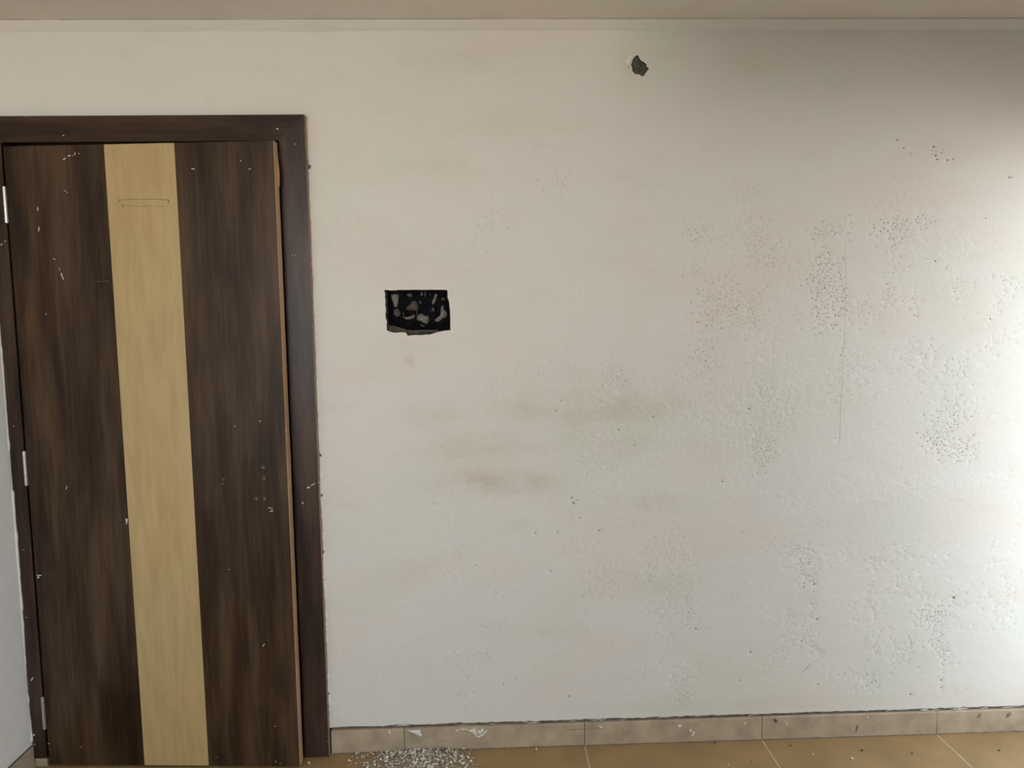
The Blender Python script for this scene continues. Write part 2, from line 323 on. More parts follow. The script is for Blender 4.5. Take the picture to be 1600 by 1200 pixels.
def try_pit(x, z, r, d, dirt_shade):
    if x < OX1+.02 and z < OZ+.02: return
    if not (.115 < z < CZ-.03) or x > RX-.05: return
    key = (int(x/.02), int(z/.02))
    for a in (-1, 0, 1):
        for b in (-1, 0, 1):
            for q in cell.get((key[0]+a, key[1]+b), ()):
                if (q[0]-x)**2+(q[1]-z)**2 < (1.55*(q[2]+r))**2: return
    for poly, m_ in ((hole, .02), (chip, .02)):
        cx = sum(p[0] for p in poly)/len(poly); cz = sum(p[1] for p in poly)/len(poly)
        if math.hypot(x-cx, z-cz) < .05 + m_ + (.07 if poly is hole else 0): return
    p = (x, z, r, d, dirt_shade); pits.append(p); cell.setdefault(key, []).append(p)
for px, py, r in HOLES:
    p = W(px, py); try_pit(p.x, p.z, r*.00105, .007, 1.0)
for px, py, a, b, cnt, r in CL:
    for k in range(int(cnt*1.15)):
        p = W(px+random.gauss(0, a), py+random.gauss(0, b)); rr = r*random.uniform(.6, 1.15)*.001
        try_pit(p.x, p.z, rr, rr*random.uniform(.8, 1.9), random.uniform(.05, .85)*min(1, max(.15, (r-1.1)/1.3)))
for k in range(260):
    p = W(random.uniform(520, 1600), random.uniform(230, 1090)); rr = random.uniform(.0008, .0016)
    try_pit(p.x, p.z, rr, rr, random.uniform(0, .6))
def blob(px, py, a, b): p = W(px, py); return (p.x, p.z, a*.00225, b*.0030)
STAIN = [(blob(755,752,45,9),.95),(blob(830,755,30,8),.5),(blob(740,700,55,12),.4),(blob(850,640,90,10),.5),(blob(990,630,60,14),.45),(blob(690,655,40,10),.3),(blob(830,690,60,9),.35),(blob(1000,700,70,12),.28),(blob(1000,785,60,9),.4),(blob(635,892,22,10),.35),(blob(1030,918,60,12),.3),(blob(840,985,60,8),.3),(blob(940,600,120,26),.2),(blob(820,190,90,14),.25),(blob(640,265,90,10),.25),(blob(730,95,60,10),.3),(blob(620,400,80,18),.2),(blob(1160,1100,200,6),.25),(blob(1100,560,40,14),.15),(blob(640,563,5,5),.7),(blob(655,540,40,6),.25),(blob(985,104,10,12),.3)]
ROUGH = [(blob(1000,640,120,30),.8),(blob(900,700,140,30),.6),(blob(1150,660,80,40),.6),(blob(740,750,80,20),.6),(blob(950,780,100,16),.7),(blob(1420,760,80,18),.6),(blob(1440,390,50,30),.5),(blob(1200,560,80,60),.4),(blob(1500,380,60,20),.5)]
COMB = [(blob(824,620,8,26),1),(blob(1030,625,14,8),1),(blob(1135,630,8,22),.6),(blob(935,620,12,8),.6)]
def fld(L_, x, z):
    s = 0
    for (cx, cz, a, b), k in L_:
        u = (x-cx)/a; q = (z-cz)/b
        if abs(u) < 3 and abs(q) < 3: s += k*math.exp(-.5*(u*u+q*q))
    return min(1, s)
def wavy(x, z):
    v_ = .0022*noise.noise(Vector((x*1.7, z*2.2, 1)))+.0011*noise.noise(Vector((x*4, z*7, 5)))+.0004*noise.noise(Vector((x*13, z*21, 9)))
    if z > 2.0: v_ *= max(0, min(1, (CZ-z)/.3))
    for poly in (hole,): pass
    return v_
def bottom(x): return .0910+.0030*noise.noise(Vector((x*11, 3, 0)))+.0032*noise.noise(Vector((x*45, 3, 7)))
V2 = []; Y = []; DIRT_SHADE = []; E2 = []
def pt(x, z, y, d=0.0): V2.append(Vector((x, z))); Y.append(y); DIRT_SHADE.append(d); return len(V2)-1
def loop(pts, y=None):
    ids = [pt(x, z, wavy(x, z) if y is None else y) for x, z in pts]
    for i in range(len(ids)): E2.append((ids[i], ids[(i+1) % len(ids)]))
    return ids
hole_ids = loop(hole, 0.0); chip_ids = loop(chip, 0.0)
X0, X1 = LX-.06, RX+.05
# ragged right side of the door opening (broken plaster edge), opening head
edge = []
k = 130
for i in range(k+1):
    z = bottom(OX1)+(OZ-bottom(OX1))*i/k
    edge.append((OX1+.0015+.004*max(0, noise.noise(Vector((z*9, 8, 0))))+.003*abs(noise.noise(Vector((z*40, 1, 0)))), z))
top = [(OX1-(OX1-X0)*i/60, OZ+.0012*noise.noise(Vector((i*.9, 0, 2)))) for i in range(0, 61)]
opn = edge+top
ids = [pt(x, z, wavy(x, z)) for x, z in opn]
for i in range(len(ids)-1): E2.append((ids[i], ids[i+1]))
# ragged bottom edge
nb = 420; bot = []
for i in range(nb+1):
    x = OX1+.004+(X1-OX1-.004)*i/nb; bot.append(pt(x, bottom(x), wavy(x, .09)))
E2.append((ids[0], bot[0]))
for i in range(nb): E2.append((bot[i], bot[i+1]))
blocked = {}
def block(x, z): blocked[(round(x/.015), round(z/.015))] = 1
for x, z, r, d, dirt_shade in pits:
    y0 = wavy(x, z); ph = random.random()*6.28; ex = random.uniform(.85, 1.3)
    c = pt(x, z, y0+d, dirt_shade)
    for ring, rr, yy, dd in ((0, r*.55, d*.75, dirt_shade*.8), (1, r, -.00022, 0), (2, r*1.5, 0, 0)):
        n_ = 6
        for q in range(n_):
            a = ph+q*6.283/n_+ring*.5
            pt(x+rr*math.cos(a), z+rr*ex*math.sin(a), y0+yy, dd)
    block(x, z)
    for q in ((-1, 0), (1, 0), (0, 1), (0, -1)):
        gx, gz = round(x/.015)+q[0], round(z/.015)+q[1]
        if abs(gx*.015-x) < r*1.7 and abs(gz*.015-z) < r*1.7: blocked[(gx, gz)] = 1
for gx in range(math.ceil(X0/.015), int(X1/.015)+1):
    for gz in range(0, int(CZ/.015)+2):
        if (gx, gz) in blocked: continue
        x = gx*.015; z = min(gz*.015, CZ+.016)
        if z < .1 or (x < OX1+.012 and z < OZ+.008): continue
        if .1 > 0 and -.35 < x < -.1 and inpoly(x, z, hole): continue
        if inpoly(x, z, chip): continue
        pt(x, z, wavy(x, z))
for x in (X0, X1): pt(x, CZ+.016, 0); pt(x, OZ+.001 if x < 0 else .12, 0)
ov, oe, of, orig, _, _ = geometry.delaunay_2d_cdt(V2, E2, [], 0, 1e-7)
y_ = []; d_ = []
for i, v in enumerate(ov):
    if orig[i]: y_.append(Y[orig[i][0]]); d_.append(DIRT_SHADE[orig[i][0]])
    else: y_.append(wavy(v.x, v.y)); d_.append(0)
faces = []
edgeX = lambda z: OX1
for t_ in of:
    cx = sum(ov[i].x for i in t_)/3; cz = sum(ov[i].y for i in t_)/3
    if cz < .11 and cx > OX1 and cz < bottom(cx)-.0002: continue
    if cx < OX1+.0095 and cz < OZ+.003 and (inpoly(cx, cz, opn+[(X0, -1), (OX1+.0015, -1)])): continue
    if cx < OX1+.002 and cz < .1: continue
    if abs(cx+.23) < .15 and inpoly(cx, cz, hole): continue
    if abs(cx-.2) < .4 and cz > 2 and inpoly(cx, cz, chip): continue
    if (ov[t_[1]]-ov[t_[0]]).cross(ov[t_[2]]-ov[t_[0]]) < 0: t_ = t_[::-1]
    faces.append(tuple(t_))
verts = [(v.x, y_[i], v.y) for i, v in enumerate(ov)]
wb = obj('wall_back', verts, faces, M_wall, smooth=True, origin=(0, 0, 0))
struct(wb, 'off-white plastered wall, pitted and stained, with the brown door', 'wall')
me = wb.data
for nm, L_ in (('stain', STAIN), ('rough', ROUGH), ('comb', COMB)):
    a = me.attributes.new(nm, 'FLOAT', 'POINT'); a.data.foreach_set('value', [fld(L_, v[0], v[2]) for v in verts])
a = me.attributes.new('dirt_shade', 'FLOAT', 'POINT'); a.data.foreach_set('value', d_)  # pit darkening, partly shade put into the colour
# masonry body behind the plaster sheet (solid wall, with recesses)
mb = MB()
hx0, hx1 = min(p[0] for p in hole)-.004, max(p[0] for p in hole)+.004; hz0, hz1 = min(p[1] for p in hole)-.004, max(p[1] for p in hole)+.004
c0x, c1x = min(p[0] for p in chip)-.01, max(p[0] for p in chip)+.01; c0z, c1z = min(p[1] for p in chip)-.01, max(p[1] for p in chip)+.01
YB0, YB1 = .012, .16
mb.box((OX1+.03, YB0, 0), (hx0, YB1, CZ+.1)); mb.box((hx1, YB0, 0), (RX+.3, YB1, c0z)); mb.box((hx0, YB0, 0), (hx1, YB1, hz0)); mb.box((hx0, YB0, hz1), (hx1, YB1, CZ+.1))
mb.box((hx1, YB0+.006, c0z), (RX+.3, YB1, CZ+.1)); mb.box((LX-.3, YB0, OZ+.03), (OX1+.03, YB1, CZ+.1)); mb.box((hx0, .09, hz0), (hx1, YB1, hz1))
mb.build('masonry', M_cement, wb)
MB().box((OX1+.006, .003, 0), (RX+.05, .0115, .108)).build('mortar_bed', M_mortar, wb)
# chip : rim walls and the bare cement inside
def rimwalls(name, ids_, poly, depth, m, parent, jit=.0):
    n_ = len(poly); v = []
    for x, z in poly: v.append((x, .0, z))
    for x, z in poly:
        v.append((x+random.uniform(-jit, jit), depth, z+random.uniform(-jit, jit)))
    return obj(name, v, [(i, (i+1) % n_, n_+(i+1) % n_, n_+i) for i in range(n_)], m, parent)
random.seed(5)
rimwalls('chip_edge', chip_ids, chip, .009, M_cement, wb, .001)
cx = sum(p[0] for p in chip)/len(chip); cz = sum(p[1] for p in chip)/len(chip)
v = []; f = []
n_ = len(chip)
for rr in (1.12, .8, .5, .22):
    for x, z in chip: v.append((cx+(x-cx)*rr, .0085+random.uniform(-.0015, .0015)-(.003 if rr < .9 else 0), cz+(z-cz)*rr))
v.append((cx, .006, cz))
for k in range(3):
    for i in range(n_): f.append((k*n_+i, k*n_+(i+1) % n_, (k+1)*n_+(i+1) % n_, (k+1)*n_+i))
f += [(3*n_+i, 3*n_+(i+1) % n_, 4*n_) for i in range(n_)]
tag(obj('bare_cement_patch', v, f, M_cement, wb), 'dark grey bare cement where a chip of plaster has fallen')

def ridge(name, pts, wid, hgt, m, parent, Yp=0.0, px=True):
    P = [W(a, b, Yp) for a, b in pts] if px else [Vector(p) for p in pts]
    # resample
    out = []
    for i in range(len(P)-1):
        k = max(2, int((P[i+1]-P[i]).length/.006))
        for j in range(k): out.append(P[i].lerp(P[i+1], j/k))
    out.append(P[-1]); v = []; n_ = len(out)
    for i, p in enumerate(out):
        t = (out[min(i+1, n_-1)]-out[max(i-1, 0)]).normalized(); s_ = Vector((-t.z, 0, t.x))
        tp = min(1, (i+.3)/3, (n_-.7-i)/3); ww = wid*.001*tp*(.7+.6*random.random()); hh = hgt*.001*tp*(.6+.7*random.random())
        base = Vector((0, wavy(p.x, p.z) if Yp == 0 else 0, 0))+Vector((0, .0012, 0))
        v += [p+base-s_*ww, p+base-s_*ww*.25-Vector((0, hh+.0012, 0)), p+base+s_*ww*.4-Vector((0, hh*.8+.0012, 0)), p+base+s_*ww]
    f = []
    for i in range(n_-1):
        for k in range(3): f.append((4*i+k, 4*i+4+k, 4*i+5+k, 4*i+k+1))
    o = obj(name, v, f, m, parent, smooth=True); return o
random.seed(21)
M_flake = simple('bright_plaster_flake', (.95, .93, .87), .9, var=.08, scale=120, bump=.0005)
# raised flake beside the chip
flk = [(650,320),(605,370),(575,410),(560,450),(548,500),(542,560)]
ridge('plaster_flake', [(940+a/13.333, 60+b/13.333) for a, b in flk], 4.8, 5.5, M_flake, wb)
ridge('plaster_flake', [(940+a/13.333, 60+b/13.333) for a, b in ((548,580),(562,600),(578,630))], 2.2, 2.0, M_dab, wb)
ridge('plaster_flake', [(940+a/13.333, 60+b/13.333) for a, b in ((720,762),(760,758),(800,775),(815,795))], 2.4, 2.0, M_flake, wb)
ridge('plaster_flake', [(940+a/13.333, 60+b/13.333) for a, b in ((880,480),(930,520),(965,575))], 2.0, 1.6, M_flake, wb)
RID = [([(1322,370),(1322,470),(1320,520),(1318,560)],1.6,.7),([(1317,585),(1314,640),(1312,700)],1.6,.7),([(1013,1000),(1010,1040),(1005,1110)],1.4,.8),([(1100,500),(1097,640)],1.2,.35),
 ([(848,412),(848,520),(846,600)],1.2,.35),([(1181,360),(1182,520)],1.2,.3),([(811,903),(812,935)],1.2,.7),([(853,990),(854,1015)],1.2,.7),([(925,965),(922,972),(921,982),(924,990)],3.2,2.2),([(856,945),(860,955)],3,.8),
 ([(781,1072),(781,1115)],1.2,.5),([(882,860),(883,868)],1.2,.7),([(1000,822),(1008,842)],1,.4),([(1033,822),(1042,840)],1,.4),([(1539,225),(1537,240),(1534,250)],2.2,.6),([(1553,268),(1553,280)],2,.5),
 ([(1490,248),(1493,262)],1.4,.5),([(1478,284),(1474,297)],1.8,.8),([(1530,365),(1545,363),(1555,360)],2,.8),([(1538,340),(1560,337),(1585,335)],1.6,.4),([(1470,370),(1484,368)],2.5,.7),
 ([(1411,982),(1420,990),(1424,1000),(1425,1006),(1430,1000),(1430,995)],1.8,1.2),([(1428,985),(1434,992),(1440,987),(1441,984)],1.8,1.1),([(1410,1007),(1420,1006)],1.6,.9),([(1444,1000),(1446,1003)],2,1.4),([(1582,978),(1584,985),(1577,991)],2,.8),
 ([(1265,212),(1250,240),(1240,260)],2,.3),([(1236,215),(1230,250)],1.6,.3),([(1395,775),(1420,762),(1450,760)],2.4,.9),([(1440,772),(1455,758),(1462,752)],2,.8),([(1480,750),(1500,745)],1.8,.6),
 ([(958,338),(975,337)],1.2,.4),([(815,390),(840,378),(850,376)],2.4,.5),([(505,238),(520,235)],1.4,.6),([(565,308),(600,310)],1.0,.4),([(540,330),(570,325)],1,.4),
 ([(1398,210),(1395,215)],1,.6),([(745,222),(800,226),(900,222),(1000,218)],2.0,.35),([(700,725),(745,715)],2,.4),([(730,760),(760,755)],2.4,.5),([(905,790),(935,783)],2,.6),([(1000,590),(1020,583)],1.4,.6),
 ([(1140,780),(1155,775)],2,.6),([(1295,720),(1370,700),(1420,702)],2.4,.4),([(1260,330),(1300,325)],1.4,.3),([(500,1080),(503,1110)],1,.3),([(1213,1104),(1206,1112)],1.2,.8),([(1545,926),(1565,928)],2,.5),([(1558,936),(1580,934)],2,.6),([(1575,945),(1590,950)],2.4,.7)]
for pts, a, b in RID: ridge('plaster_ridge', pts, a, b, M_wall2, wb)
# open gouges with a dark lower lip
for pts, a in (([(1270,1034),(1264,1040),(1257,1047),(1249,1053)],1.6),([(1351,1034),(1357,1031),(1362,1033)],1.8),([(1340,1030),(1346,1028)],1.0),([(1249,890),(1249,905)],.8),([(1287,929),(1287,933)],1.0),([(1026,710),(1029,718)],1.1),([(930,766),(926,771)],1.0),([(921,972),(922,984)],1.0),([(882,857),(881,868)],1.0),([(1168,640),(1175,639)],1.0),([(1456,231),(1465,231)],1.2),([(1460,236),(1464,247)],1.0),([(1310,979),(1313,978)],1.2),([(1334,900),(1336,904)],1.0)):
    ridge('gouge', pts, a, .15, M_crack, wb)
ridge('plaster_ridge', [(1272,1033),(1266,1040),(1259,1047),(1253,1052)], 1.6, 1.8, M_chip, wb)
ridge('plaster_ridge', [(1353,1036),(1359,1034)], 1.4, 1.8, M_chip, wb)
# scuffed edge above the skirting
random.seed(33)
for k in range(60):
    px = random.uniform(520, 1595); py = 1142-(px-515)*.0313
    ridge('edge_scuff', [(px, py-random.uniform(2, 5)), (px+random.uniform(6, 22), py-random.uniform(2, 6))], random.uniform(.7, 1.8), .3, random.choice([M_dabbrown, M_mortar, M_chip, M_chip]), wb)

# ---- other walls
M_lifted = plaster('lifted_white_plaster', (.94, .935, .92), mottled=.3)  # cleaner white, colour raised to stand in for daylight missing on this wall
lw = MB().box((LX-.25, BY-.4, 0), (LX, -.026, CZ+.1)).build('wall_left', M_lifted)
struct(lw, 'bright white side wall at the left edge, beside the door jamb', 'wall')
# ragged plaster lip over the jamb
v = []; k = 260; random.seed(4)
for i in range(k+1):
    z = .09+(CZ-.1)*i/k; q = .0035*max(0, noise.noise(Vector((z*5, 1, 0)))+.35)+.0045*max(0, noise.noise(Vector((z*23, 4, 0))))
    if z < .95 and z > .55: q += .003
    v += [(LX-.002, -.0265, z), (LX+.0005+q, -.0275, z), (LX+.0005+q*.8, -.0305-q*.3, z), (LX-.0005, -.034, z)]
f = []
for i in range(k):
    for j in range(3): f.append((4*i+j, 4*i+4+j, 4*i+5+j, 4*i+j+1))
obj('plaster_lip', v, [q[::-1] for q in f], M_wall2, lw)
for (a, b, m_) in ((.05, .17, M_mortar), (.17, .40, M_rim), (.72, .80, M_dabbrown), (1.05, 1.09, M_dabbrown)):
    v = []; k = 30
    for i in range(k+1):
        z = a+(b-a)*i/k; q = .001+.007*abs(noise.noise(Vector((z*19, 9, 0))))*min(1, i/4, (k-i)/4)
        v += [(LX-.001, -.0284, z), (LX+.002+q, -.0284, z), (LX-.001, -.0300, z)]
    f = []
    for i in range(k): f += [(3*i, 3*i+3, 3*i+4, 3*i+1)[::-1], (3*i+1, 3*i+4, 3*i+5, 3*i+2)[::-1]]
    obj('mortar_smear', v, f, m_, lw)
bl = empty('baseboard_left', (LX+.005, -1, 0)); struct(bl, 'grey-beige skirting tiles along the foot of the left wall', 'skirting')
y = -.034
while y > BY:
    MB().bevelled((LX+.0005, max(y-T+.002, BY), 0), (LX+.0085, y, .074), .0012).build('skirting_tile', M_skirt, bl); y -= T
MB().box((LX+.0001, BY, .074), (LX+.003, -.034, .079)).build('mortar_line', M_mortar, bl)
rw = MB()
for (y0, y1, z0, z1) in ((.2, RY0, 0, CZ+.1), (RY0, RY1, 0, RZ0), (RY0, RY1, RZ1, CZ+.1), (RY1, SY0, 0, CZ+.1), (SY0, SY1, 0, SZ0), (SY0, SY1, SZ1, CZ+.1), (SY1, BY-.4, 0, CZ+.1)):
    rw.box((RX, y0, z0), (RX+.22, y1, z1))
rw = rw.build('wall_right', M_absorb)
struct(rw, 'side wall with two window openings, right of the picture', 'wall')
re = MB().box((LX-.25, BY-.22, 0), (BX0, BY, CZ+.1)).box((BX1, BY-.22, 0), (RX+.22, BY, CZ+.1)).box((BX0, BY-.22, 0), (BX1, BY, BZ0)).box((BX0, BY-.22, BZ1), (BX1, BY, CZ+.1)).build('wall_rear', M_wall2)
struct(re, 'plain wall behind the viewer', 'wall')
def frame(name, label, cat, pts, axis):
    o = empty(name, pts[0]); struct(o, label, cat); (a, b) = pts; w_ = .045
    def bar(p, q): MB().bevelled(p, q, .003).build('frame_bar', M_out, o)
    if axis == 'x':
        for (y0, y1) in ((a[1], a[1]-w_), (b[1]+w_, b[1])): bar((a[0], y0, a[2]), (a[0]+.05, y1, b[2]))
        bar((a[0], a[1]-w_, b[2]-w_), (a[0]+.05, b[1]+w_, b[2]))
    else:
        for (x0, x1) in ((a[0], a[0]+w_), (b[0]-w_, b[0])): bar((x0, a[1], a[2]), (x1, a[1]-.05, b[2]))
        for (z0, z1) in ((a[2], a[2]+w_), (b[2]-w_, b[2])): bar((a[0]+w_, a[1], z0), (b[0]-w_, a[1]-.05, z1))
frame('window_1', 'narrow unglazed window opening beside the back wall, white metal frame', 'window', ((RX+.09, RY0, RZ0), (RX+.09, RY1, RZ1)), 'x')
frame('window_2', 'wide unglazed window opening beside the viewer, white metal frame', 'window', ((RX+.09, SY0, SZ0), (RX+.09, SY1, SZ1)), 'x')

ob = MB().box((RX+.221, .6, -.05), (RX+1.9, -1.4, RZ0-.03)).box((RX+1.9, .6, -.05), (RX+2.0, -1.4, .75)).build('light_blocker_1', M_absorb)  # added out of view to cut upward light through the narrow window
struct(ob, 'added dark ledge and low parapet outside the narrow window, blocking uplight', 'ledge')
tb = MB().box((.15, -1.15, 2.10), (RX+.05, -1.45, CZ+.05)).build('light_blocker_2', M_absorb)  # beam added out of view to keep light off the upper right
struct(tb, 'added unseen ceiling beam that shades the upper right of the wall', 'beam')
frame('window_3', 'unglazed window opening with white metal frame behind the viewer', 'window', ((BX0, BY-.09, BZ0), (BX1, BY-.09, BZ1)), 'y')
# small lobby behind the door
lo = MB().box((LX-.3, 1.3, 0), (RX+.3, 1.45, CZ+.1)).build('wall_lobby', M_wall2); struct(lo, 'plain wall of the dark passage behind the door', 'wall')
l2 = MB().box((LX-.4, YB1-.16, 0), (LX-.25, 1.45, CZ+.1)).box((RX+.22, .1, 0), (RX+.4, 1.45, CZ+.1)).build('wall_passage_side', M_wall2); struct(l2, 'end walls of the dark passage behind the door', 'wall')

# ---- back skirting
bb = empty('baseboard_back', (.6, -.005, 0)); struct(bb, 'beige skirting tiles along the foot of the back wall', 'skirting')
SK = .0815
seams = [-.5675]+[-.314+T*i for i in range(0, 5)]+[RX]
random.seed(9)
for i in range(len(seams)-1):
    if seams[i+1] <= seams[i]: continue
    dz = random.uniform(-.0006, .0006)
    MB().bevelled((seams[i]+.0008, -.010+random.uniform(-.0008, .0003), .0008), (min(seams[i+1], RX)-.0008, .003, SK+dz), .001).build('skirting_tile', M_skirt, bb)
# dirt line at the foot
v = []; k = 300
for i in range(k+1):
    x = -.56+(RX+.56)*i/k; q = .0022+.009*abs(noise.noise(Vector((x*18, 2, 0))))*(.4+abs(noise.noise(Vector((x*2, 7, 0)))))
    v += [(x, -.0108, .0006+q*.7), (x, -.0108-q, .0006)]
obj('dirt_line', v, [(2*i, 2*i+2, 2*i+3, 2*i+1)[::-1] for i in range(k)], M_mortar, bb)
def blobpx(name, pts, Yp, th, m, parent, label=None):
    P = [W(a, b, Yp) for a, b in pts]; c = sum(P, Vector())/len(P); n_ = len(P)
    inner = [c+(p-c)*.55+Vector((0, -th*(.8+.5*random.random()), 0)) for p in P]
    v = P+inner+[c-Vector((0, th*1.1, 0))]
    area = sum(P[i].x*P[(i+1) % n_].z-P[(i+1) % n_].x*P[i].z for i in range(n_))
    f = [(i, (i+1) % n_, n_+(i+1) % n_, n_+i) for i in range(n_)]+[(n_+i, n_+(i+1) % n_, 2*n_) for i in range(n_)]
    if area < 0: f = [q[::-1] for q in f]
    o = obj(name, v, f, m, parent, smooth=False)
    if label: tag(o, label)
    return o
def z6(l): return [(540+a/7.273, 1120+b/7.273) for a, b in l]
blobpx('plaster_splash', z6([(700,150),(740,155),(790,150),(850,150),(850,185),(872,205),(850,225),(800,200),(760,175),(715,160)]), -.0105, .004, M_chip, bb)
blobpx('plaster_splash', z6([(482,152),(500,155),(512,180),(506,195),(492,185)]), -.0105, .003, M_chip, bb)
blobpx('plaster_splash', z6([(1245,145),(1262,150),(1275,162),(1255,165)]), -.0105, .003, M_chip, bb)
ridge('plaster_splash', z6([(1262,152),(1310,142),(1370,142),(1410,160)]), 1.6, 2.2, M_chip, bb, -.0105)
blobpx('plaster_splash', z6([(1400,155),(1440,140),(1478,130),(1480,165),(1500,190),(1480,215),(1450,190),(1425,170)]), -.0105, .006, M_chip, bb)
ridge('plaster_splash', z6([(1455,190),(1480,215),(1515,228),(1560,205),(1600,160),(1610,140)]), 2.4, 3.4, M_chip, bb, -.0105)
blobpx('plaster_splash', z6([(1490,160),(1530,150),(1560,125),(1572,160),(1545,195),(1510,205)]), -.0105, .005, M_chip, bb)
ridge('plaster_splash', z6([(1408,170),(1412,230),(1415,255)]), .9, 1.0, M_chip, bb, -.0105)
for l, m_ in (([(936,1133),(940,1135),(942,1138),(938,1138)], M_chip), ([(1058,1134),(1062,1132),(1065,1134),(1062,1137)], M_chip), ([(1080,1150),(1084,1143),(1086,1144),(1082,1151)], M_chip), ([(1077,1141),(1079,1139),(1081,1143),(1079,1145)], M_chip),
              ([(1161,1134),(1164,1129),(1167,1127),(1163,1133)], M_chip), ([(1571,1122),(1575,1114),(1579,1112),(1581,1116),(1576,1121)], M_dab), ([(1526,1122),(1530,1116),(1534,1114),(1531,1121)], M_dab), ([(1208,1122),(1214,1124),(1216,1128),(1210,1129)], M_dabbrown),
              ([(1226,1126),(1231,1131),(1230,1132),(1225,1127)], M_chip), ([(1338,1134),(1341,1130),(1342,1133),(1339,1142),(1337,1146)], M_dab), ([(1354,1120),(1357,1119),(1356,1124)], M_chip)):
    blobpx('plaster_splash', l, -.0105, .0022, m_, bb)
for l in ([(886,1141),(900,1140),(952,1138)], [(686,1159),(695,1157),(708,1157)], [(1437,1138),(1441,1133),(1439,1146)], [(1130,1150),(1135,1156)], [(1240,1137),(1242,1143)]):
    ridge('scratch', l, .6, .12, M_crack, bb, -.0105)

# ------------------------------------------------------------------ the door
D = empty('door_1', (-1.09, -.028, 0))
struct(D, 'dark walnut door with a pale oak strip, standing slightly ajar', 'door')
FY = -.028; JX = -.655; HZ0, HZ1 = 2.072, 2.152
# right jamb (mitred), head, left jamb
jr = MB().prism([(JX, FY, 0), (-.5725, FY, 0), (-.5725, FY, HZ1), (JX, FY, HZ0)], (0, .13, 0))
jr.box((JX-.016, .018, 0), (JX+.001, .102, HZ0)).build('jamb', M_walnutJ, D)
hd = MB().prism([(-1.5235, FY, HZ0), (JX, FY, HZ0), (-.5725, FY, HZ1), (-1.605, FY, HZ1)], (0, .13, 0))
hd.box((-1.519, .018, HZ0-.016), (JX, .102, HZ0+.001)).build('head', M_walnutH, D)
jl = MB().prism([(-1.60, FY, .028), (-1.5235, FY, .028), (-1.5235, FY, HZ0), (-1.60, FY, HZ1-.001)], (0, .13, 0))
jl.box((-1.5240, .018, .028), (-1.503, .102, HZ0)).build('jamb', M_walnutJ, D)
MB().bevelled((-1.60, FY-.001, 0), (-1.5235, .10, .0275), .001).build('jamb_foot', M_skirt, D)
# raw outer side of the frame with dried filler
v = []; k = 200
for i in range(k+1):
    z = .001+(HZ1-.002)*i/k; q = .0008+.0010*abs(noise.noise(Vector((z*25, 0, 3))))
    v += [(-.5724, FY+.0015, z), (-.5724+q, FY+.004, z), (-.5724+q*1.4, .002, z)]
f = []
for i in range(k): f += [(3*i, 3*i+3, 3*i+4, 3*i+1)[::-1], (3*i+1, 3*i+4, 3*i+5, 3*i+2)[::-1]]
tag(obj('raw_edge', v, f, M_raw, D), 'pale raw outer edge of the frame')
random.seed(12)
v = []; kk = 420
for i in range(kk+1):
    z = .09+(HZ1-.09)*i/kk
    lo_ = .35+.65*max(0, min(1, 1-abs(z-.55)/.9))
    a = .0105*lo_*max(.12, .55+.9*noise.noise(Vector((z*7, 5, 1)))+.6*noise.noise(Vector((z*45, 5, 2))))
    b = .004+.004*abs(noise.noise(Vector((z*30, 7, 2))))
    v += [(-.5722, -a-.002, z), (-.5722+.0022, -a, z), (-.5722+b, -.0012, z), (-.5722+b+.002, .0004, z)]
f = []
for i in range(kk):
    for j in range(3): f.append((4*i+j, 4*i+4+j, 4*i+5+j, 4*i+j+1)[::-1])
obj('plaster_lip', v, f, M_chip, wb, smooth=False)
for k in range(22):
    z = random.choice([random.uniform(.1, 2.1), random.uniform(.62, 1.05), random.uniform(.08, .25)]); sz = random.uniform(.003, .008); x = -.5712
    vv = [(x, -.006, z-sz*1.6), (x+random.uniform(.003, .008), -.001, z-sz*random.uniform(0, 1)), (x+random.uniform(.002, .008), -.001, z+sz*random.uniform(0, 1)), (x, -.008, z+sz*1.6), (x+.0015, -.010, z)]
    obj('filler_crumb', vv, [(0, 1, 4), (1, 2, 4), (2, 3, 4)], random.choice([M_chip, M_chip, M_mortar]), wb)
# the leaf, hinged on the left and ajar
A = Vector((-1.5150, -.030, 0)); Bp = Vector((-.656, -.086, 0)); U = (Bp-A); LW = U.length; U.normalize(); NB = Vector((-U.y, U.x, 0))  # NB: to the back
TH = .032; LZ0, LZ1 = .006, 2.058
def Lp(u, z, out=0.0): return A+U*u+Vector((0, 0, z))-NB*out
def leafpx(px, py, out=0.0):
    d = (px-800)/FPX*RIGHT - (py-600)/FPX*UP + FWD; o0 = A-NB*out
    t = (o0-EYE).dot(NB)/d.dot(NB); return EYE+d*t
def slab(u0, u1, z0, z1, front, back):
    return MB().prism([Lp(u0, z0, front), Lp(u1, z0, front), Lp(u1, z1, front), Lp(u0, z1, front)], NB*(front-back) if False else NB*(front+back))
leaf = slab(0, LW-.0018, LZ0, LZ1, 0, TH).build('leaf', M_walnut, D)
# oak strip, let in a hair proud
q = [leafpx(226, 1195, .0006), leafpx(326, 1195, .0006), leafpx(272, 223.5, .0006), leafpx(162, 223.5, .0006)]
q[0].z = q[1].z = LZ0+.0005; q[2].z = q[3].z = LZ1-.0003
tag(MB().prism(q, NB*.004).build('oak_strip', M_oak, leaf), 'pale oak laminate strip')
eb = slab(LW-.0018, LW, LZ0, LZ1-.0, -.0004, TH)
eb = MB().prism([Lp(LW-.0016, LZ0, -.0003), Lp(LW, LZ0, -.0003), Lp(LW, LZ1, -.0003), Lp(LW-.0016, LZ1, -.0003)], NB*TH)
tag(eb.build('edge_band', M_band, leaf), 'pale raw edge band')
